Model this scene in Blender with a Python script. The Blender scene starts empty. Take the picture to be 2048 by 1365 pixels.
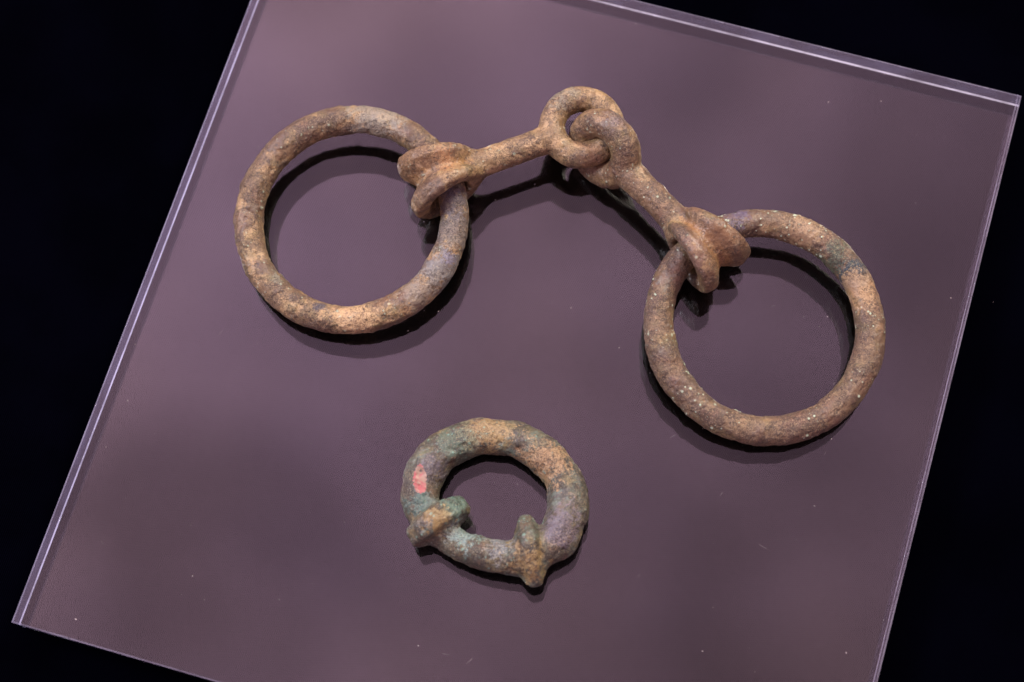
import bpy, math, random
import numpy as np
from mathutils import Vector, Matrix

MM = 0.001
scene = bpy.context.scene

# ------------------------------------------------------------------ camera
cam_data = bpy.data.cameras.new("camera")
cam = bpy.data.objects.new("camera", cam_data)
scene.collection.objects.link(cam)
TILT, ROLL, F_PX, DIST = math.radians(16.5), math.radians(6.0), 3400.0, 0.544
fwd = Vector((0, math.sin(TILT), -math.cos(TILT)))
rt0, up0 = Vector((1, 0, 0)), Vector((0, math.cos(TILT), math.sin(TILT)))
rt = math.cos(ROLL) * rt0 - math.sin(ROLL) * up0
up = math.sin(ROLL) * rt0 + math.cos(ROLL) * up0
m = Matrix((rt, up, -fwd)).transposed().to_4x4()
m.translation = -DIST * fwd
cam.matrix_world = m
cam_data.sensor_width = 36.0
cam_data.lens = F_PX / 2048.0 * 36.0
cam_data.clip_start, cam_data.clip_end = 0.01, 20.0
cam_data.dof.use_dof = True
cam_data.dof.focus_distance = 0.540
cam_data.dof.aperture_fstop = 7.5
scene.camera = cam

# ------------------------------------------------------------------ room light (world) and lamps
world = bpy.data.worlds.new("World")
scene.world = world
world.use_nodes = True
wn, wl = world.node_tree.nodes, world.node_tree.links
wn.clear()
w_out = wn.new("ShaderNodeOutputWorld")
w_bg = wn.new("ShaderNodeBackground")
w_tc = wn.new("ShaderNodeTexCoord")
w_nrm = wn.new("ShaderNodeVectorMath"); w_nrm.operation = 'NORMALIZE'
w_dot = wn.new("ShaderNodeVectorMath"); w_dot.operation = 'DOT_PRODUCT'
w_dot.inputs[1].default_value = Vector((-0.34, 0.82, 1.0)).normalized()
w_max = wn.new("ShaderNodeMath"); w_max.operation = 'MAXIMUM'; w_max.inputs[1].default_value = 0.0
w_pow = wn.new("ShaderNodeMath"); w_pow.operation = 'POWER'; w_pow.inputs[1].default_value = 6.0
w_mad = wn.new("ShaderNodeMath"); w_mad.operation = 'MULTIPLY_ADD'
w_mad.inputs[1].default_value = 1.68; w_mad.inputs[2].default_value = 0.62
w_noi = wn.new("ShaderNodeTexNoise"); w_noi.inputs['Scale'].default_value = 8.0
w_noi.inputs['Detail'].default_value = 1.5
w_map = wn.new("ShaderNodeMapRange")
w_map.inputs['From Min'].default_value = 0.3; w_map.inputs['From Max'].default_value = 0.7
w_map.inputs['To Min'].default_value = 0.70; w_map.inputs['To Max'].default_value = 1.20
w_mul = wn.new("ShaderNodeMath"); w_mul.operation = 'MULTIPLY'
w_noi2 = wn.new("ShaderNodeTexNoise"); w_noi2.inputs['Scale'].default_value = 4.5
w_col = wn.new("ShaderNodeMix"); w_col.data_type = 'RGBA'
w_col.inputs[6].default_value = (1.0, 0.60, 0.68, 1)
w_col.inputs[7].default_value = (0.96, 0.61, 0.98, 1)
wl.new(w_tc.outputs['Generated'], w_nrm.inputs[0])
wl.new(w_nrm.outputs[0], w_dot.inputs[0])
wl.new(w_dot.outputs['Value'], w_max.inputs[0])
wl.new(w_max.outputs[0], w_pow.inputs[0])
wl.new(w_pow.outputs[0], w_mad.inputs[0])
w_off = wn.new("ShaderNodeVectorMath"); w_off.operation = 'ADD'
w_off.inputs[1].default_value = (1.07, 3.21, 8.47)
wl.new(w_nrm.outputs[0], w_off.inputs[0])
wl.new(w_off.outputs[0], w_noi.inputs['Vector'])
wl.new(w_nrm.outputs[0], w_noi2.inputs['Vector'])
wl.new(w_noi.outputs['Fac'], w_map.inputs['Value'])
wl.new(w_map.outputs[0], w_mul.inputs[0])
wl.new(w_mad.outputs[0], w_mul.inputs[1])
wl.new(w_noi2.outputs['Fac'], w_col.inputs[0])
wl.new(w_col.outputs[2], w_bg.inputs['Color'])
wl.new(w_mul.outputs[0], w_bg.inputs['Strength'])
wl.new(w_bg.outputs[0], w_out.inputs['Surface'])


def area_lamp(name, loc, size, watts, col):
    d = bpy.data.lights.new(name, 'AREA')
    d.shape = 'DISK'; d.size = size; d.energy = watts; d.color = col
    o = bpy.data.objects.new(name, d)
    scene.collection.objects.link(o)
    o.location = loc
    o.rotation_euler = (Vector((0, 0, 0)) - Vector(loc)).to_track_quat('-Z', 'Y').to_euler()
    return o


area_lamp("ceiling_lamp", (1.00, 0.92, 1.25), 0.55, 36.0, (1.0, 0.92, 0.77))
area_lamp("edge_fill_lamp", (-1.00, 0.42, 1.10), 0.45, 21.0, (0.88, 0.90, 1.0))  # added lamp on the left, brightens the highlights along the plate edges

scene.view_settings.view_transform = 'Standard'
scene.view_settings.look = 'None'
scene.view_settings.exposure = 0.0
scene.view_settings.gamma = 1.0
scene.view_settings.use_curve_mapping = False
scene.render.engine = 'CYCLES'
scene.cycles.use_denoising = True
scene.cycles.denoiser = 'OPENIMAGEDENOISE'
scene.cycles.denoising_input_passes = 'RGB_ALBEDO_NORMAL'
scene.cycles.denoising_prefilter = 'ACCURATE'
scene.cycles.max_bounces = 16
scene.cycles.transmission_bounces = 14
scene.cycles.glossy_bounces = 8
scene.cycles.diffuse_bounces = 3
scene.cycles.sample_clamp_indirect = 25.0
scene.cycles.caustics_refractive = False
scene.cycles.caustics_reflective = False


# ------------------------------------------------------------------ node helpers
class Nodes:
    def __init__(self, mat):
        mat.use_nodes = True
        self.t = mat.node_tree
        self.t.nodes.clear()

    def new(self, kind, **kw):
        n = self.t.nodes.new(kind)
        for k, v in kw.items():
            setattr(n, k, v)
        return n

    def put(self, sock, v):
        if hasattr(v, 'is_output'):
            self.t.links.new(v, sock)
        else:
            sock.default_value = v

    def math(self, op, a, b=0.0, c=None, clamp=False):
        n = self.new("ShaderNodeMath", operation=op, use_clamp=clamp)
        self.put(n.inputs[0], a); self.put(n.inputs[1], b)
        if c is not None:
            self.put(n.inputs[2], c)
        return n.outputs[0]

    def noise(self, vec, scale, detail=3.0, rough=0.55, dist=0.0):
        n = self.new("ShaderNodeTexNoise")
        self.put(n.inputs['Vector'], vec)
        n.inputs['Scale'].default_value = scale
        n.inputs['Detail'].default_value = detail
        n.inputs['Roughness'].default_value = rough
        n.inputs['Distortion'].default_value = dist
        return n.outputs['Fac']

    def voro(self, vec, scale, rnd=1.0):
        n = self.new("ShaderNodeTexVoronoi")
        self.put(n.inputs['Vector'], vec)
        n.inputs['Scale'].default_value = scale
        n.inputs['Randomness'].default_value = rnd
        return n.outputs['Distance'], n.outputs['Color']

    def ramp(self, v, a, b, lo=0.0, hi=1.0):
        n = self.new("ShaderNodeMapRange")
        n.interpolation_type = 'SMOOTHSTEP'
        self.put(n.inputs['Value'], v)
        n.inputs['From Min'].default_value = a; n.inputs['From Max'].default_value = b
        n.inputs['To Min'].default_value = lo; n.inputs['To Max'].default_value = hi
        return n.outputs[0]

    def mix(self, fac, a, b):
        n = self.new("ShaderNodeMix", data_type='RGBA')
        self.put(n.inputs[0], fac); self.put(n.inputs[6], a); self.put(n.inputs[7], b)
        return n.outputs[2]


def srgb(r, g, b):
    f = lambda c: (c / 255 / 12.92) if c <= 10.3 else ((c / 255 + 0.055) / 1.055) ** 2.4
    return (f(r), f(g), f(b), 1.0)


def patina(name, base, tan, dark, grey, tan_amt, dark_amt, grey_amt, speck, speck_amt, patches, seed, rough=0.62):
    """Corroded bronze: earthy crust, tan clay, dark spots, pale green specks and a few stains."""
    mat = bpy.data.materials.new(name)
    N = Nodes(mat)
    tc = N.new("ShaderNodeTexCoord")
    shift = N.new("ShaderNodeVectorMath", operation='ADD')
    N.put(shift.inputs[0], tc.outputs['Object'])
    shift.inputs[1].default_value = (seed * 0.37, seed * 0.21, seed * 0.13)
    P = shift.outputs[0]
    big = N.noise(P, 140, 4, 0.62, 0.3)
    mid = N.noise(P, 260, 5, 0.65, 0.4)
    fine = N.noise(P, 1100, 4, 0.7)
    grain = N.noise(P, 2600, 2, 0.6)
    hue = N.noise(P, 140, 3, 0.6)
    at = {}
    for key in ('wart', 'pit', 'flake', 'clay'):
        an = N.new("ShaderNodeAttribute"); an.attribute_name = key
        at[key] = an.outputs['Fac']
    fs = N.math('SUBTRACT', fine, 0.5)
    gs = N.math('SUBTRACT', grain, 0.5)
    # clay / tan
    f_tan = N.math('ADD', N.math('MULTIPLY', big, 0.55), N.math('MULTIPLY', mid, 0.45))
    f_tan = N.math('ADD', f_tan, N.math('MULTIPLY', fs, 0.35))
    col = N.mix(N.ramp(f_tan, 0.52 - tan_amt, 0.62 - tan_amt), base, tan)
    # dark purple brown crust with rough border
    n2 = N.noise(P, 165, 6, 0.70, 0.7)
    f_dark = N.math('ADD', N.math('MULTIPLY', n2, 0.8), N.math('MULTIPLY', at['flake'], 0.12))
    f_dark = N.math('ADD', f_dark, N.math('MULTIPLY', fs, 0.38))
    f_dark = N.ramp(f_dark, 0.50 - dark_amt, 0.58 - dark_amt)
    col = N.mix(N.math('MULTIPLY', f_dark, 0.68), col, dark)
    # grey mineral film
    n3 = N.noise(P, 115, 5, 0.65, 0.8)
    f_grey = N.math('ADD', n3, N.math('MULTIPLY', fs, 0.5))
    f_grey = N.ramp(f_grey, 0.66 - grey_amt, 0.76 - grey_amt)
    col = N.mix(N.math('MULTIPLY', f_grey, 0.65), col, grey)
    # olive / rosy drift
    col = N.mix(N.ramp(hue, 0.5, 0.72, 0, 0.45), col, srgb(106, 100, 56))
    col = N.mix(N.ramp(hue, 0.48, 0.28, 0, 0.38), col, srgb(128, 90, 70))
    col = N.mix(N.math('MULTIPLY', N.math('ADD', at['clay'], N.math('MULTIPLY', fs, 0.8), clamp=True), 0.6), col, srgb(158, 118, 68))
    # placed stains, broken up by the crust
    for (c, r, pc, amt, edge) in patches:
        dv = N.new("ShaderNodeVectorMath", operation='DISTANCE')
        N.put(dv.inputs[0], tc.outputs['Object'])
        dv.inputs[1].default_value = Vector(c) * MM
        dd = N.math('DIVIDE', dv.outputs['Value'], r * MM)
        dd = N.math('ADD', dd, N.math('MULTIPLY', N.math('SUBTRACT', mid, 0.5), edge * 2.4))
        dd = N.math('ADD', dd, N.math('MULTIPLY', fs, edge * 1.6))
        col = N.mix(N.math('MULTIPLY', N.ramp(dd, 1.15, 0.55), amt), col, pc)
    # fine pepper and light grains, worn away in places
    worn = N.ramp(N.noise(P, 110, 4, 0.6, 0.5), 0.38, 0.56, 0.35, 1.0)
    for v, lo, hi, amt, c in ((fine, 0.51, 0.63, 0.66, srgb(52, 40, 30)), (fine, 0.45, 0.33, 0.24, srgb(206, 178, 126)),
                              (grain, 0.53, 0.65, 0.68, srgb(42, 34, 27)), (grain, 0.45, 0.32, 0.24, srgb(214, 192, 148))):
        col = N.mix(N.math('MULTIPLY', N.ramp(v, lo, hi, 0, amt), worn), col, c)
    # pits and their rims, warts
    rim = N.math('MULTIPLY', N.ramp(at['pit'], 0.05, 0.25), N.ramp(at['pit'], 0.75, 0.45))
    col = N.mix(N.math('MULTIPLY', rim, 0.55), col, srgb(58, 50, 42))
    wsel = N.ramp(N.noise(P, 300, 1), 0.50 - speck_amt * 0.45, 0.60 - speck_amt * 0.45)
    sp = N.math('MULTIPLY', N.ramp(at['wart'], 0.35, 0.7), wsel)
    col = N.mix(N.math('MULTIPLY', sp, min(0.85, 0.25 + 2.2 * speck_amt)), col, speck)
    # relief
    hgt = N.math('ADD', N.math('MULTIPLY', fine, 0.6), N.math('MULTIPLY', grain, 0.35))
    hgt = N.math('ADD', hgt, N.math('MULTIPLY', mid, 0.7))
    bump = N.new("ShaderNodeBump")
    bump.inputs['Strength'].default_value = 0.9
    bump.inputs['Distance'].default_value = 0.0006
    N.put(bump.inputs['Height'], hgt)
    N.put(bump.inputs['Strength'], N.math('MULTIPLY_ADD', worn, 0.75, 0.25))
    bs = N.new("ShaderNodeBsdfPrincipled")
    N.put(bs.inputs['Base Color'], col)
    N.put(bs.inputs['Roughness'], N.math('ADD', rough - 0.42, N.math('ADD', N.math('MULTIPLY', fine, 0.22), N.math('MULTIPLY', worn, 0.24))))
    bs.inputs['Specular IOR Level'].default_value = 0.55
    N.put(bs.inputs['Normal'], bump.outputs[0])
    out = N.new("ShaderNodeOutputMaterial")
    N.t.links.new(bs.outputs[0], out.inputs['Surface'])
    return mat


# ------------------------------------------------------------------ numpy noise + implicit surfaces
def _hash(ix, iy, iz, seed):
    h = (ix.astype(np.uint32) * np.uint32(374761393) + iy.astype(np.uint32) * np.uint32(668265263)
         + iz.astype(np.uint32) * np.uint32(2246822519) + np.uint32((seed * 3266489917) & 0xffffffff))
    h = (h ^ (h >> np.uint32(13))) * np.uint32(1274126177)
    h = h ^ (h >> np.uint32(16))
    return h.astype(np.float64) / 4294967295.0


def vnoise(p, scale, seed=0):
    """smooth value noise, -1..1, feature size = scale (mm)"""
    q = p / scale + 1000.0
    i = np.floor(q).astype(np.int64)
    f = q - i
    f = f * f * f * (f * (f * 6 - 15) + 10)
    r = 0.0
    for dx in (0, 1):
        for dy in (0, 1):
            for dz in (0, 1):
                w = (f[:, 0] if dx else 1 - f[:, 0]) * (f[:, 1] if dy else 1 - f[:, 1]) * (f[:, 2] if dz else 1 - f[:, 2])
                r = r + w * _hash(i[:, 0] + dx, i[:, 1] + dy, i[:, 2] + dz, seed)
    return r * 2 - 1


def fbm(p, scale, seed, octv=4, gain=0.5):
    a, s, r = 1.0, scale, 0.0
    for k in range(octv):
        r = r + a * vnoise(p, s, seed + k * 17)
        a *= gain; s *= 0.5
    return r


def warts(p, cell, seed, dens):
    """rounded blisters, 0..1"""
    q = p / cell + 1000.0
    i = np.floor(q).astype(np.int64)
    best = np.zeros(len(p))
    for dx in (-1, 0, 1):
        for dy in (-1, 0, 1):
            for dz in (-1, 0, 1):
                c = i + np.array([dx, dy, dz])
                on = _hash(c[:, 0], c[:, 1], c[:, 2], seed + 9) < dens
                o = np.stack([_hash(c[:, 0], c[:, 1], c[:, 2], seed + k) for k in (1, 2, 3)], 1)
                rad = 0.22 + 0.33 * _hash(c[:, 0], c[:, 1], c[:, 2], seed + 5)
                d = np.linalg.norm(c + o - q, axis=1) / rad
                best = np.maximum(best, np.where(on, np.clip(1 - d * d, 0, 1), 0))
    return best


RELIEF = {}


def roughen(V, Nrm, seed, amp=1.0, wart=1.0):
    d = 0.16 * fbm(V, 7.0, seed, 3) + 0.11 * fbm(V, 2.0, seed + 50, 3, 0.6)
    mask = np.clip(vnoise(V, 9.0, seed + 90) * 1.6 + 0.5, 0.1, 1)
    w1, w2 = warts(V, 1.9, seed + 7, 0.33), warts(V, 1.05, seed + 8, 0.30)
    d += wart * (0.17 * w1 + 0.12 * w2) * mask
    pits = np.maximum(warts(V, 1.7, seed + 30, 0.16), warts(V, 1.0, seed + 31, 0.14))
    d -= 0.18 * pits
    # lifted flakes of crust with a sharp lip
    fl = fbm(V, 6.0, seed + 140, 4, 0.55)
    d += 0.16 * np.clip((fl - 0.05) / 0.10, 0, 1)
    RELIEF['wart'] = np.maximum(w1 * 0.8, w2) * mask
    RELIEF['pit'] = pits
    RELIEF['clay'] = np.zeros(len(V))
    RELIEF['flake'] = np.clip((fl - 0.02) / 0.16, 0, 1)
    return V + Nrm * (d * amp)[:, None]


def smin(a, b, k):
    h = np.clip(0.5 + 0.5 * (b - a) / k, 0, 1)
    return b + (a - b) * h - k * h * (1 - h)


def smax(a, b, k):
    return -smin(-a, -b, k)


def surface_net(func, lo, hi, h):
    """dual-grid isosurface of func at 0: vertices (mm) and quads"""
    lo = np.array(lo, float); n = np.ceil((np.array(hi) - lo) / h).astype(int) + 1
    ax = [lo[k] + h * np.arange(n[k]) for k in range(3)]
    G = np.empty(n)
    K = 5                                            # coarse pass, then only the blocks near the surface
    m = -(-n // K)
    cg = np.stack(np.meshgrid(*[lo[k] + h * (K * np.arange(m[k]) + (K - 1) / 2) for k in range(3)], indexing='ij'), -1).reshape(-1, 3)
    cd = func(cg).reshape(m)
    big = np.kron(cd, np.ones((K, K, K)))[:n[0], :n[1], :n[2]]
    G[:] = big
    near = np.argwhere(np.abs(big) < K * h * 1.6)
    for i in range(0, len(near), 400000):
        b = near[i:i + 400000]
        G[tuple(b.T)] = func(lo + h * b)
    S = G < 0
    c = [slice(None, -1), slice(1, None)]
    tot = np.zeros(n - 1, int)
    for a in (0, 1):
        for b in (0, 1):
            for d in (0, 1):
                tot += S[c[a], c[b], c[d]]
    act = (tot > 0) & (tot < 8)
    idx = -np.ones(n - 1, int)
    cells = np.argwhere(act)
    idx[act] = np.arange(len(cells))
    acc = np.zeros((len(cells), 3)); cnt = np.zeros(len(cells))
    corners = [(a, b, d) for a in (0, 1) for b in (0, 1) for d in (0, 1)]
    for ci, ca in enumerate(corners):
        for axis in range(3):
            if ca[axis] == 1:
                continue
            cb = list(ca); cb[axis] = 1
            va = G[tuple((cells + ca).T)]; vb = G[tuple((cells + cb).T)]
            cr = (va < 0) != (vb < 0)
            t = np.where(cr, va / np.where(va == vb, 1, va - vb), 0)
            pt = np.array(ca, float) + np.zeros((len(cells), 3))
            pt[:, axis] = t
            acc += np.where(cr[:, None], pt, 0); cnt += cr
    V = lo + h * (cells + acc / np.maximum(cnt, 1)[:, None])
    Q = []
    for axis in range(3):
        o1, o2 = [(1, 2), (2, 0), (0, 1)][axis]
        sa = [slice(None)] * 3; sb = [slice(None)] * 3
        sa[axis] = slice(None, -1); sb[axis] = slice(1, None)
        A, B = S[tuple(sa)], S[tuple(sb)]
        e = np.argwhere(A != B)
        e = e[(e[:, o1] > 0) & (e[:, o2] > 0) & (e[:, o1] < n[o1] - 1) & (e[:, o2] < n[o2] - 1)]
        flip = A[tuple(e.T)]
        d1 = np.zeros(3, int); d1[o1] = 1
        d2 = np.zeros(3, int); d2[o2] = 1
        q = np.stack([idx[tuple((e - d1 - d2).T)], idx[tuple((e - d2).T)], idx[tuple(e.T)], idx[tuple((e - d1).T)]], 1)
        q[~flip] = q[~flip][:, ::-1]
        Q.append(q)
    return V, np.concatenate(Q)


def vert_normals(V, Q):
    nf = np.cross(V[Q[:, 2]] - V[Q[:, 0]], V[Q[:, 3]] - V[Q[:, 1]])
    N = np.zeros_like(V)
    for k in range(4):
        for c in range(3):
            N[:, c] += np.bincount(Q[:, k], nf[:, c], len(V))
    return N / np.maximum(np.linalg.norm(N, axis=1), 1e-12)[:, None]


def mesh_object(name, V, Q, Nrm, mat, parent=None):
    """V in mm (parent space)"""
    used, inv = np.unique(Q.ravel(), return_inverse=True)
    Q2 = inv.reshape(-1, 4)
    me = bpy.data.meshes.new(name)
    me.vertices.add(len(used)); me.vertices.foreach_set('co', (V[used] * MM).ravel())
    me.loops.add(Q2.size); me.loops.foreach_set('vertex_index', Q2.ravel().astype(np.int32))
    me.polygons.add(len(Q2))
    me.polygons.foreach_set('loop_start', np.arange(0, Q2.size, 4, dtype=np.int32))
    me.update(calc_edges=True)
    me.polygons.foreach_set('use_smooth', np.ones(len(Q2), bool))
    me.normals_split_custom_set_from_vertices(Nrm[used].tolist())
    for key, val in RELIEF.items():
        if len(val) == len(V):
            at = me.attributes.new(key, 'FLOAT', 'POINT')
            at.data.foreach_set('value', val[used].astype(np.float32))
    me.materials.append(mat)
    o = bpy.data.objects.new(name, me)
    scene.collection.objects.link(o)
    o.parent = parent
    return o


def smooth_mesh(V, Q, n=1, lam=0.5):
    for _ in range(n):
        S = np.zeros_like(V); c = np.zeros(len(V))
        for a, b in ((0, 1), (1, 2), (2, 3), (3, 0)):
            for i, j in ((a, b), (b, a)):
                for k in range(3):
                    S[:, k] += np.bincount(Q[:, i], V[Q[:, j], k], len(V))
                c += np.bincount(Q[:, i], minlength=len(V))
        V = V * (1 - lam) + lam * S / np.maximum(c, 1)[:, None]
    return V


def empty(name, loc):
    o = bpy.data.objects.new(name, None)
    o.empty_display_size = 0.01
    o.location = loc
    scene.collection.objects.link(o)
    return o


def tag(o, label=None, category=None, group=None, kind=None):
    for k, v in (("label", label), ("category", category), ("group", group), ("kind", kind)):
        if v:
            o[k] = v
    return o


# ------------------------------------------------------------------ black cloth (setting)
PLATE_T = 12.6 * MM
CLOTH_Z = -PLATE_T - 0.00012


def weave(N, vec):
    """twill: steep diagonal ribs broken into short stitches; returns 0..1 thread height"""
    rot = N.new("ShaderNodeMapping")
    N.put(rot.inputs['Vector'], vec)
    rot.inputs['Rotation'].default_value = (0, 0, math.radians(-18))
    sep = N.new("ShaderNodeSeparateXYZ"); N.put(sep.inputs[0], rot.outputs[0])
    wob = N.noise(vec, 220, 2)
    u = N.math('ADD', N.math('MULTIPLY', sep.outputs[0], 2 * math.pi / 0.00056), N.math('MULTIPLY', wob, 1.6))
    w = N.math('ADD', N.math('MULTIPLY', sep.outputs[1], 2 * math.pi / 0.00050), N.math('MULTIPLY', wob, 1.2))
    rib = N.math('MULTIPLY_ADD', N.math('SINE', u), 0.5, 0.5)
    st = N.math('MULTIPLY_ADD', N.math('SINE', N.math('ADD', w, N.math('MULTIPLY', u, 0.5))), 0.5, 0.5)
    return N.math('MULTIPLY', rib, N.math('MULTIPLY_ADD', st, 0.5, 0.5))


mat_cloth = bpy.data.materials.new("black_twill_cloth")
N = Nodes(mat_cloth)
tc = N.new("ShaderNodeTexCoord")
wv = weave(N, tc.outputs['Object'])
bl = N.noise(tc.outputs['Object'], 30, 3)
fuzz = N.noise(tc.outputs['Object'], 3000, 2)
thread = N.math('MULTIPLY', wv, N.ramp(bl, 0.3, 0.7, 0.6, 1.1))
bs = N.new("ShaderNodeBsdfPrincipled")
N.put(bs.inputs['Base Color'], N.mix(thread, (0.0001, 0.0001, 0.0003, 1), (0.0012, 0.0012, 0.0040, 1)))
bs.inputs['Roughness'].default_value = 0.95
bs.inputs['Specular IOR Level'].default_value = 0.0
bp = N.new("ShaderNodeBump"); bp.inputs['Strength'].default_value = 0.6; bp.inputs['Distance'].default_value = 0.0002
N.put(bp.inputs['Height'], N.math('ADD', wv, N.math('MULTIPLY', fuzz, 0.3)))
N.put(bs.inputs['Normal'], bp.outputs[0])
out = N.new("ShaderNodeOutputMaterial")
N.t.links.new(bs.outputs[0], out.inputs['Surface'])

n = 60
ex = np.linspace(-0.55, 0.55, n)
gx, gy = np.meshgrid(ex, ex, indexing='ij')
gp = np.stack([gx.ravel() * 1000, gy.ravel() * 1000, np.zeros(n * n)], 1)
gz = CLOTH_Z - 0.0006 * (0.5 + 0.5 * np.clip(vnoise(gp, 90, 3), -1, 1)) * np.clip((np.hypot(gx.ravel(), gy.ravel()) - 0.20) / 0.1, 0, 1)
V = np.stack([gx.ravel(), gy.ravel(), gz], 1) / MM
ii = np.arange(n * n).reshape(n, n)
Q = np.stack([ii[:-1, :-1], ii[1:, :-1], ii[1:, 1:], ii[:-1, 1:]], -1).reshape(-1, 4)
cloth = mesh_object("cloth", V, Q, vert_normals(V, Q), mat_cloth)
tag(cloth, "black twill cloth spread under the clear acrylic plate", kind="structure")

# ------------------------------------------------------------------ acrylic plate
mat_acr = bpy.data.materials.new("clear_acrylic")
N = Nodes(mat_acr)
tc = N.new("ShaderNodeTexCoord")



def acrylic(N, coat):
    """polished acrylic with a reflective coat: refraction plus strengthened Fresnel mirror"""
    rf = N.new("ShaderNodeBsdfRefraction"); rf.inputs['IOR'].default_value = 1.49
    rf.inputs['Roughness'].default_value = 0.0
    gl = N.new("ShaderNodeBsdfGlossy"); gl.inputs['Roughness'].default_value = 0.0
    fr = N.new("ShaderNodeFresnel"); fr.inputs['IOR'].default_value = 1.49
    mx = N.new("ShaderNodeMixShader")
    N.put(mx.inputs[0], N.math('MULTIPLY', fr.outputs[0], coat, clamp=True))
    N.t.links.new(rf.outputs[0], mx.inputs[1]); N.t.links.new(gl.outputs[0], mx.inputs[2])
    return mx


out = N.new("ShaderNodeOutputMaterial")
N.t.links.new(acrylic(N, 1.35).outputs[0], out.inputs['Surface'])

# underside: the thread tops of the twill touch it, so there it reflects less
mat_under = bpy.data.materials.new("acrylic_underside_on_cloth")
N = Nodes(mat_under)
tc = N.new("ShaderNodeTexCoord")
g = acrylic(N, 2.3)
dk = N.new("ShaderNodeBsdfDiffuse"); dk.inputs['Color'].default_value = (0.001, 0.001, 0.002, 1)
mx = N.new("ShaderNodeMixShader")
wv = weave(N, tc.outputs['Object'])
N.put(mx.inputs[0], N.ramp(wv, 0.25, 0.85, 0.0, 0.36))
N.t.links.new(g.outputs[0], mx.inputs[1]); N.t.links.new(dk.outputs[0], mx.inputs[2])
out = N.new("ShaderNodeOutputMaterial")
N.t.links.new(mx.outputs[0], out.inputs['Surface'])

# sawn edge and chamfers: faintly frosted
def frosted(name, amt, col, rough, through=0.6):
    mat = bpy.data.materials.new(name)
    N = Nodes(mat)
    tc = N.new("ShaderNodeTexCoord")
    g = N.new("ShaderNodeBsdfGlass"); g.inputs['IOR'].default_value = 1.49
    g.inputs['Roughness'].default_value = rough
    g.inputs['Color'].default_value = (0.93, 0.93, 1.0, 1)
    d = N.new("ShaderNodeBsdfDiffuse"); d.inputs['Color'].default_value = col
    t = N.new("ShaderNodeBsdfTranslucent"); t.inputs['Color'].default_value = col
    dt = N.new("ShaderNodeMixShader"); dt.inputs[0].default_value = through
    N.t.links.new(d.outputs[0], dt.inputs[1]); N.t.links.new(t.outputs[0], dt.inputs[2])
    mx = N.new("ShaderNodeMixShader")
    wear = N.noise(tc.outputs['Object'], 60, 6, 0.65)
    N.put(mx.inputs[0], N.ramp(wear, 0.3, 0.7, amt * 0.5, amt * 1.4))
    N.t.links.new(g.outputs[0], mx.inputs[1]); N.t.links.new(dt.outputs[0], mx.inputs[2])
    out = N.new("ShaderNodeOutputMaterial")
    N.t.links.new(mx.outputs[0], out.inputs['Surface'])
    return mat


mat_side = frosted("acrylic_sawn_edge", 0.10, (0.50, 0.55, 0.95, 1), 0.10, 0.8)
mat_chamfer = frosted("acrylic_chamfer", 0.28, (0.82, 0.80, 1.0, 1), 0.22)
mat_chamfer_low = frosted("acrylic_lower_chamfer", 0.80, (0.76, 0.78, 1.0, 1), 0.3, 0.95)

corners = [Vector(c) * MM for c in ((-63.19, 162.91), (176.29, 65.80), (77.39, -167.96), (-162.36, -73.00))]


def inset(cs, d):
    res = []
    n = len(cs)
    for i in range(n):
        a, b, c = cs[i - 1], cs[i], cs[(i + 1) % n]
        e1, e2 = (a - b).normalized(), (c - b).normalized()
        bis = (e1 + e2)
        s = abs(e1.x * e2.y - e1.y * e2.x)
        res.append(b + bis * (d / s))
    return res


BV, BVZ = 0.50 * MM, 0.22 * MM            # polished upper arris
BL, BLZ = 0.15 * MM, 1.6 * MM             # rough sawn lower arris
loops = [(inset(corners, BV), 0.0), (corners, -BVZ), (corners, -PLATE_T + BLZ), (inset(corners, BL), -PLATE_T)]
verts = [(c.x, c.y, z) for cs, z in loops for c in cs]
faces, mats = [], []
faces.append((3, 2, 1, 0)); mats.append(0)
faces.append((12, 13, 14, 15)); mats.append(1)
for L in range(3):
    for i in range(4):
        j = (i + 1) % 4
        faces.append((L * 4 + i, L * 4 + j, L * 4 + 4 + j, L * 4 + 4 + i))
        mats.append([3, 2, 4][L])
me = bpy.data.meshes.new("acrylic_plate")
me.from_pydata(verts, [], faces)
for mt in (mat_acr, mat_under, mat_side, mat_chamfer, mat_chamfer_low):
    me.materials.append(mt)
me.polygons.foreach_set('material_index', mats)
me.update()
plate = bpy.data.objects.new("acrylic_plate", me)
scene.collection.objects.link(plate)
tag(plate, "thick clear acrylic plate lying askew on black cloth under the bronzes", "plate")

# ------------------------------------------------------------------ bronzes
TANC, BASE = srgb(174, 144, 102), srgb(114, 93, 67)
DARK, GREY = srgb(74, 57, 47), srgb(140, 142, 122)
SPECK = srgb(184, 206, 176)

bit = empty("horse_bit", (0, 0, 0))
tag(bit, "brown corroded bronze jointed horse bit with two large end rings", "horse bit")


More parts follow.
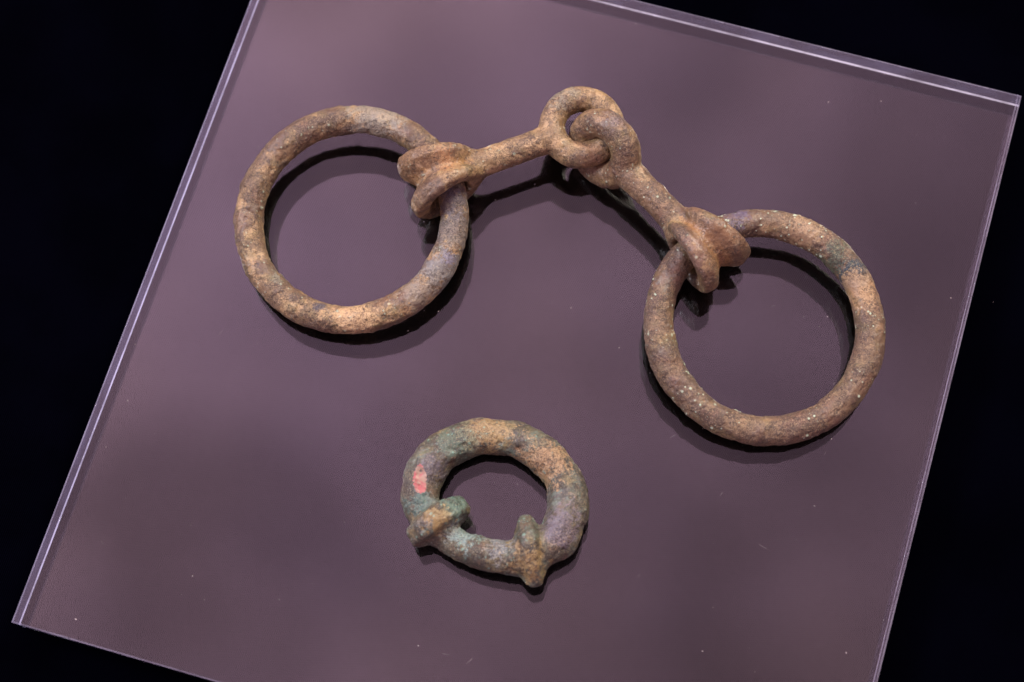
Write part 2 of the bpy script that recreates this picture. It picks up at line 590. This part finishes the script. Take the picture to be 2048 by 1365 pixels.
def build_ring(name, cx, cy, plane, R, tube, mat, seed, label):
    gx, gy, c0 = plane
    nrm = Vector((-gx, -gy, 1)).normalized()
    ex = (Vector((1, 0, gx))).normalized()
    ey = nrm.cross(ex)
    cz = gx * cx + gy * cy + c0
    nu, nv = 720, 96
    u = np.linspace(0, 2 * np.pi, nu, endpoint=False)[:, None]
    v = np.linspace(0, 2 * np.pi, nv, endpoint=False)[None, :]
    ru = tube * (1 + 0.025 * np.sin(2 * u + seed) + 0.02 * np.sin(5 * u + 2 * seed))
    Ru = R * (1 + 0.006 * np.sin(2 * u + 1.3 * seed))
    a = Ru + ru * np.cos(v)
    px, py, pz = a * np.cos(u), a * np.sin(u), ru * np.sin(v)
    ex, ey, nz = np.array(ex), np.array(ey), np.array(nrm)
    V = px[..., None] * ex + py[..., None] * ey + pz[..., None] * nz
    V = V.reshape(-1, 3) + np.array([cx, cy, cz])
    k = np.arange(nu * nv).reshape(nu, nv)
    Q = np.stack([k, np.roll(k, -1, 0), np.roll(np.roll(k, -1, 0), -1, 1), np.roll(k, -1, 1)], -1).reshape(-1, 4)
    V = roughen(V, vert_normals(V, Q), seed, 1.2)
    o = mesh_object(name, V, Q, vert_normals(V, Q), mat, bit)
    o["label"] = label
    return o


mat_ring_a = patina("patina_tan_brown", BASE, TANC, DARK, GREY, 0.03, 0.08, 0.05, SPECK, 0.07, [
    ((-48.4, 9.8, 9), 7.0, srgb(200, 168, 122), 0.7, 1.2),
    ((-36.5, 76.0, 12), 10.0, srgb(142, 140, 124), 0.6, 1.2),
    ((-19.6, 22.6, 11), 8.5, srgb(112, 112, 108), 0.9, 1.2),
    ((-17.0, 25.5, 13), 2.6, srgb(126, 124, 142), 0.7, 1.4),
    ((-15.0, 34.0, 12), 8.0, srgb(110, 106, 100), 0.65, 1.3),
    ((-27.0, 15.5, 11), 7.0, srgb(136, 128, 112), 0.55, 1.3),
    ((-14.5, 44.0, 13), 5.5, srgb(86, 80, 90), 0.8, 1.2),
    ((-59.4, 15.4, 10), 2.2, srgb(60, 58, 70), 0.9, 1.0)], 1.0)
build_ring("ring", -47.6, 44.6, (0.0672, 0.0379, 9.018), 33.8, 4.55, mat_ring_a, 3,
           "tan brown ring with pale clay patch and grey stains")
mat_ring_b = patina("patina_red_brown", srgb(106, 86, 64), srgb(150, 122, 89), DARK, srgb(128, 126, 108), 0.0, 0.08, 0.04, SPECK, 0.26, [
    ((108.9, 7.0, 10.4), 6.8, srgb(28, 54, 66), 1.0, 1.1),
    ((104.0, 12.5, 9.0), 6.0, srgb(66, 80, 62), 0.85, 1.3),
    ((111.0, 2.0, 9.5), 7.0, srgb(196, 160, 112), 0.5, 1.2),
    ((75.0, 28.3, 13), 4.0, srgb(84, 78, 98), 0.8, 1.2),
    ((95.0, 23.0, 11), 7.0, srgb(164, 138, 102), 0.6, 1.2)], 2.0)
build_ring("ring", 79.5, -5.9, (-0.0326, 0.0782, 10.525), 33.4, 4.55, mat_ring_b, 8,
           "red brown ring with pale green specks and one blue black stain")


def torus_d(p, c, n, R, r):
    q = p - c
    h = q @ n
    rad = np.sqrt(np.maximum((q * q).sum(1) - h * h, 0))
    return np.hypot(rad - R, h) - r


def build_link(name, collar, eye, eye_q, eye_R, eye_r, r0, r1, mat, seed, label, col_h):
    C, E = np.array(collar, float), np.array(eye, float)
    s = (E - C); L = np.linalg.norm(s); s /= L
    sh = np.array([s[0], s[1], 0]); sh /= np.linalg.norm(sh)
    v = np.array([-sh[1], sh[0], 0.0])
    w = np.cross(s, v); w = w if w[2] > 0 else -w
    v_eye = np.cross(s, np.array(eye_q)); v_eye /= np.linalg.norm(v_eye)

    def parts(p):
        q = p - C
        t = np.clip(q @ s, 9.0, L - eye_R - 1)
        f = t / L
        ax = q - t[:, None] * s
        rad = r0 + (r1 - r0) * f + 0.9 * np.exp(-((t - 8.0) / 3.5) ** 2) + 0.35 * np.exp(-((t - (L - eye_R - eye_r)) / 2.5) ** 2)
        d_shaft = np.sqrt((ax * ax).sum(1)) - rad
        d_eye = torus_d(p, E, v_eye, eye_R, eye_r)
        # collar: loop standing upright, trumpet flanges either side of a groove
        cu, cv, cw = q @ sh, q @ v, q[:, 2]
        st = np.where(cu < 0, 1.10, 1.0)
        rho = np.hypot(cu / st, cw)
        hw = col_h - 0.21 * np.clip(cu, -12, 12)          # band widens away from the bar
        a = np.abs(cv) / hw
        t = np.clip(a / 0.62, 0, 1)
        valley = 9.5 - 1.1 * np.clip(-cu / 10, 0, 1)
        r_out = valley + (12.0 - valley) * t * t * (3 - 2 * t) - 0.7 * np.clip((a - 0.62) / 0.38, 0, 1.5) ** 1.5
        r_in = 6.3 + 1.0 * np.clip(a, 0, 1.2) ** 4
        d_col = smax(smax(r_in - rho, (rho - r_out) * 0.85, 0.5), np.abs(cv) - hw, 1.1)
        return d_shaft, d_eye, d_col

    def field(p):
        a, b, c = parts(p)
        return smin(smin(a, b, 1.3), c, 1.4)

    pts = np.array([C - 16 * s, E + (eye_R + eye_r + 1.5) * s])
    lo = np.minimum(pts[0], pts[1]) - 15; hi = np.maximum(pts[0], pts[1]) + 15
    lo[2], hi[2] = -0.6, 26.0
    # keep the shaft from filling the collar hole
    def carved(p):
        d = field(p)
        q = p - C
        rho = np.hypot(q @ sh, q[:, 2])
        hole = rho - 6.4
        d = smax(d, -hole, 0.8)
        qe = p - E
        he = qe @ v_eye
        radial = np.sqrt(np.maximum((qe * qe).sum(1) - he * he, 0))
        eye_hole = np.maximum(radial - (eye_R - eye_r * 0.98), np.abs(he) - 9)
        return smax(d, -eye_hole, 0.6)

    V, Q = surface_net(carved, lo, hi, 0.34)
    V = smooth_mesh(V, Q, 1, 0.5)
    V = roughen(V, vert_normals(V, Q), seed, 0.95, 0.8)
    V[:, 2] = np.maximum(V[:, 2], 0.02)
    qv = V - C
    gr = np.abs(qv @ v) - np.clip(1.8 - 0.10 * (qv @ sh), 0.6, 3)
    RELIEF['clay'] = np.clip(-gr / 1.2 + 0.4, 0, 1) * (np.hypot(qv @ sh, qv[:, 2]) < 11.6) * (qv @ sh < 11)
    Nn = vert_normals(V, Q)
    cen = V[Q].mean(1)
    a, b, c = parts(cen)
    k = np.argmin(np.stack([a, b, c], 1), 1)
    root = mesh_object(name, V, Q[k == 0], Nn, mat, bit)
    root["label"] = label
    mesh_object("eye_loop", V, Q[k == 1], Nn, mat, root)
    mesh_object("flanged_collar", V, Q[k == 2], Nn, mat, root)
    return root


mat_link_a = patina("patina_ochre", srgb(124, 101, 69), srgb(176, 147, 106), DARK, GREY, 0.05, 0.03, -0.02, SPECK, 0.05, [
    ((-15, 55, 24), 5.0, srgb(160, 116, 76), 0.7, 1.2),
    ((-22, 48, 22), 8.0, srgb(96, 76, 62), 0.75, 1.2),
    ((-26, 60, 20), 9.0, srgb(124, 94, 62), 0.7, 1.2),
    ((23, 78, 16), 6.0, srgb(136, 132, 112), 0.7, 1.2)], 3.0, 0.55)
build_link("mouthpiece_link", (-16.2, 53.8, 11.9), (29.6, 65.6, 12.7), (-0.25, 0.968, 0.06), 9.55, 4.25, 4.6, 4.2,
           mat_link_a, 21, "ochre bar link ending in the upper flat eye loop", 7.5)
mat_link_b = patina("patina_umber", srgb(114, 91, 66), srgb(162, 133, 97), DARK, srgb(140, 130, 112), 0.02, 0.05, -0.01, SPECK, 0.10, [
    ((66, 18, 23), 8.0, srgb(126, 94, 64), 0.7, 1.2),
    ((58, 16, 20), 7.0, srgb(120, 96, 84), 0.6, 1.2),
    ((72, 24, 19), 7.0, srgb(112, 82, 54), 0.6, 1.2),
    ((40, 62, 22), 4.0, srgb(112, 104, 104), 0.6, 1.2)], 4.0, 0.55)
q60 = np.array([0.804 * 0.5, 0.595 * 0.5, 0.866])
build_link("mouthpiece_link", (62.7, 21.5, 11.9), (36.1, 57.4, 12.6), q60, 8.75, 4.7, 4.7, 4.6,
           mat_link_b, 33, "umber bar link whose tilted eye loop threads the other eye", 7.4)

# small ring with two flanges
ctrl = np.array([(-32.51,-45.14,5.76,6.10),(-29.49,-39.19,5.76,6.28),(-24.31,-34.80,5.60,5.86),(-14.16,-31.63,5.44,5.49),(-8.24,-32.08,5.44,5.49),(-1.51,-33.70,5.44,5.44),(5.30,-38.69,5.60,5.49),(11.16,-47.04,5.76,5.67),(11.88,-55.77,6.40,6.10),(9.85,-61.85,7.04,6.33),(6.86,-66.64,7.68,6.10),(0.72,-69.70,8.32,5.25),(-3.89,-71.07,8.64,4.92),(-8.29,-70.38,8.64,4.92),(-14.41,-68.78,8.32,4.83),(-20.46,-66.28,8.00,4.50),(-25.55,-62.72,7.52,4.45),(-29.62,-57.43,7.04,4.92),(-32.96,-50.70,6.08,5.86)])


def catmull(P, k):
    n = len(P); out = []
    for i in range(n):
        p0, p1, p2, p3 = P[i - 1], P[i], P[(i + 1) % n], P[(i + 2) % n]
        for j in range(k):
            t = j / k
            out.append(0.5 * (2 * p1 + (p2 - p0) * t + (2 * p0 - 5 * p1 + 4 * p2 - p3) * t * t + (3 * p1 - p0 - 3 * p2 + p3) * t ** 3))
    return np.array(out)


path = catmull(ctrl, 6)


def tube_d(p):
    best = np.full(len(p), 1e9)
    for i in range(len(path)):
        a, b = path[i - 1], path[i]
        ab = b[:3] - a[:3]
        t = np.clip(((p - a[:3]) @ ab) / (ab @ ab), 0, 1)
        d = np.sqrt(((p - a[:3] - t[:, None] * ab) ** 2).sum(1)) - (a[3] + (b[3] - a[3]) * t)
        best = np.minimum(best, d)
    return best


def lozenge(p, c, along, half_len, half_th, half_h, pw, taper, rnd):
    """flange across the tube: pointed oval disc, long axis 'along' (horizontal)"""
    al = np.array([along[0], along[1], 0.0]); al /= np.linalg.norm(al)
    th = np.array([-al[1], al[0], 0.0])
    q = p - np.array(c)
    a, t, z = q @ al / half_len, q @ th, q[:, 2] / half_h
    m = (np.abs(a) ** pw + np.abs(z) ** pw + 1e-9) ** (1 / pw)
    half = half_th * (1 - taper * np.clip(m, 0, 1) ** 1.5)
    return smax((m - 1) * min(half_len, half_h) * 0.8, np.abs(t) - half, rnd)


def small_parts(p):
    dt = tube_d(p)
    k1 = lozenge(p, (-28.2, -57.2, 8.4), (0.88, 0.47), 10.4, 4.7, 8.8, 1.8, 0.35, 1.6)
    k2 = lozenge(p, (-1.2, -69.3, 8.6), (0.06, -1.0), 11.2, 5.2, 9.0, 1.35, 0.65, 1.0)
    return dt, k1, k2


def small_field(p):
    a, b, c = small_parts(p)
    d = smin(smin(a, b, 2.2), c, 2.6)
    # flaked-out hollow that shows red
    q = (p - np.array([-32.3, -44.3, 12.3])) / np.array([2.3, 4.4, 1.3])
    return smax(d, -(np.sqrt((q * q).sum(1)) - 1) * 1.3, 0.3)


V, Q = surface_net(small_field, (-42, -84, -0.5), (22, -22, 19), 0.36)
V = smooth_mesh(V, Q, 2, 0.5)
n0 = vert_normals(V, Q)
V = V + n0 * (0.24 * fbm(V, 5.5, 77, 3, 0.55))[:, None]
V = roughen(V, vert_normals(V, Q), 60, 1.45, 0.9)
V[:, 2] = np.maximum(V[:, 2], 0.02)
Nn = vert_normals(V, Q)
cen = V[Q].mean(1)
a, b, c = small_parts(cen)
kk = np.argmin(np.stack([a, b, c], 1), 1)
qq = (cen - np.array([-32.3, -44.3, 12.3])) / np.array([2.3, 4.4, 1.3])
red = (np.sqrt((qq * qq).sum(1)) < 1.04 + 0.14 * fbm(cen, 1.6, 5, 3)) & (cen[:, 2] > 9) & (kk == 0)
kk[red] = 3
mat_small = patina("patina_green_grey", srgb(86, 86, 70), srgb(146, 130, 92), srgb(46, 46, 43), srgb(98, 120, 106), -0.02, 0.08, 0.13,
                   srgb(122, 168, 150), 0.12, [
    ((-11, -31, 10), 8.0, srgb(168, 140, 90), 0.6, 1.5),
    ((6, -42, 10), 8.0, srgb(176, 142, 98), 0.6, 1.5),
    ((9.5, -63, 13), 6.0, srgb(100, 94, 104), 0.75, 1.5),
    ((-21, -61.5, 12), 5.0, srgb(150, 162, 158), 0.8, 1.6),
    ((-10, -67.0, 12), 5.0, srgb(122, 130, 132), 0.7, 1.6),
    ((-32, -50.5, 12), 5.0, srgb(78, 96, 94), 0.8, 1.5),
    ((-23, -53.5, 14), 5.5, srgb(86, 122, 106), 0.75, 1.8),
    ((-20, -63, 12), 4.5, srgb(104, 136, 128), 0.65, 2.0),
    ((-33.5, -52.5, 10), 5.0, srgb(74, 104, 94), 0.75, 1.8),
    ((-20, -33.5, 9), 7.0, srgb(80, 106, 88), 0.6, 1.8),
    ((-28, -58, 16), 4.5, srgb(152, 126, 72), 0.65, 1.5),
    ((-2, -73, 14), 6.0, srgb(156, 132, 82), 0.65, 1.5),
    ((-28, -41, 10), 5.0, srgb(96, 92, 98), 0.7, 1.4)], 5.0, 0.58)
mat_red = bpy.data.materials.new("red_enamel_residue")
N = Nodes(mat_red)
tc = N.new("ShaderNodeTexCoord")
rn = N.noise(tc.outputs['Object'], 260, 3, 0.5, 0.3)
col = N.mix(N.ramp(rn, 0.40, 0.54), srgb(158, 84, 84), srgb(156, 128, 110))
col = N.mix(N.ramp(N.noise(tc.outputs['Object'], 900, 3), 0.52, 0.68, 0, 0.45), col, srgb(92, 70, 58))
bs = N.new("ShaderNodeBsdfPrincipled")
N.put(bs.inputs['Base Color'], col); bs.inputs['Roughness'].default_value = 0.5
bp = N.new("ShaderNodeBump"); bp.inputs['Distance'].default_value = 0.0004; N.put(bp.inputs['Height'], rn)
N.put(bs.inputs['Normal'], bp.outputs[0])
out = N.new("ShaderNodeOutputMaterial"); N.t.links.new(bs.outputs[0], out.inputs['Surface'])

small = empty("flanged_ring", (0, 0, 0))
tag(small, "small thick greenish bronze ring with two flanges and a red patch", "bronze ring")
mesh_object("hoop", V, Q[kk == 0], Nn, mat_small, small)
mesh_object("flange", V, Q[kk == 1], Nn, mat_small, small)
mesh_object("flange", V, Q[kk == 2], Nn, mat_small, small)
mesh_object("red_residue", V, Q[kk == 3], Nn, mat_red, small)["label"] = "pinkish red flaked patch"

# ------------------------------------------------------------------ dust and lint (uncountable)
rng = random.Random(4)
dv, df = [], []


def speck(x, y, z, r):
    a0 = rng.random() * 6.28
    b = len(dv)
    el = 1 + rng.random() * 1.2
    for k in range(5):
        a = 2 * math.pi * k / 5
        px, py = r * el * math.cos(a), r * math.sin(a) * (0.7 + 0.5 * rng.random())
        dv.append((x + px * math.cos(a0) - py * math.sin(a0), y + px * math.sin(a0) + py * math.cos(a0), z + 0.00001))
    dv.append((x, y, z + r * 0.9))
    df.append(tuple(b + k for k in (4, 3, 2, 1, 0)))
    for k in range(5):
        df.append((b + k, b + (k + 1) % 5, b + 5))


def fibre(x, y, z, length, wd):
    ang = rng.random() * 6.28
    turn = (rng.random() - 0.5) * 3.0
    n = 9
    prev = None
    for k in range(n):
        t = k / (n - 1)
        b = len(dv)
        nx, ny = -math.sin(ang) * wd, math.cos(ang) * wd
        zz = z + 0.00003 + 0.0001 * math.sin(t * 3.14)
        dv.extend([(x + nx, y + ny, zz), (x - nx, y - ny, zz), (x, y, zz + wd * 1.5)])
        if prev is not None:
            for i in range(3):
                j = (i + 1) % 3
                df.append((prev + i, prev + j, b + j, b + i))
        prev = b
        x += math.cos(ang) * length / n; y += math.sin(ang) * length / n
        ang += turn / n + (rng.random() - 0.5) * 0.35


c0, c1, c3 = corners[3], corners[2], corners[0]
for _ in range(190):
    a, b = 0.02 + 0.96 * rng.random(), 0.02 + 0.96 * rng.random()
    p = c0 + (c1 - c0) * a + (c3 - c0) * b
    speck(p.x, p.y, 0.0, (0.055 + 0.14 * rng.random() ** 4) * MM)
for _ in range(20):
    a, b = 0.03 + 0.94 * rng.random(), 0.03 + 0.94 * rng.random()
    p = c0 + (c1 - c0) * a + (c3 - c0) * b
    fibre(p.x, p.y, 0.0, (0.8 + 3.0 * rng.random() ** 2) * MM, 0.024 * MM)
for _ in range(16):
    speck(rng.uniform(-0.2, 0.2), rng.uniform(-0.14, 0.18), CLOTH_Z, (0.07 + 0.12 * rng.random() ** 4) * MM)
me = bpy.data.meshes.new("dust")
me.from_pydata(dv, [], df)
mat_dust = bpy.data.materials.new("lint_white")
N = Nodes(mat_dust)
bs = N.new("ShaderNodeBsdfPrincipled")
oi = N.new("ShaderNodeTexCoord")
N.put(bs.inputs['Base Color'], N.mix(N.noise(oi.outputs['Object'], 40, 1), srgb(150, 140, 150), srgb(240, 225, 215)))
bs.inputs['Roughness'].default_value = 0.8
out = N.new("ShaderNodeOutputMaterial"); N.t.links.new(bs.outputs[0], out.inputs['Surface'])
me.materials.append(mat_dust)
dust = bpy.data.objects.new("dust", me)
scene.collection.objects.link(dust)
tag(dust, "tiny pale dust specks and lint scattered over the plate and cloth", "dust", kind="stuff")
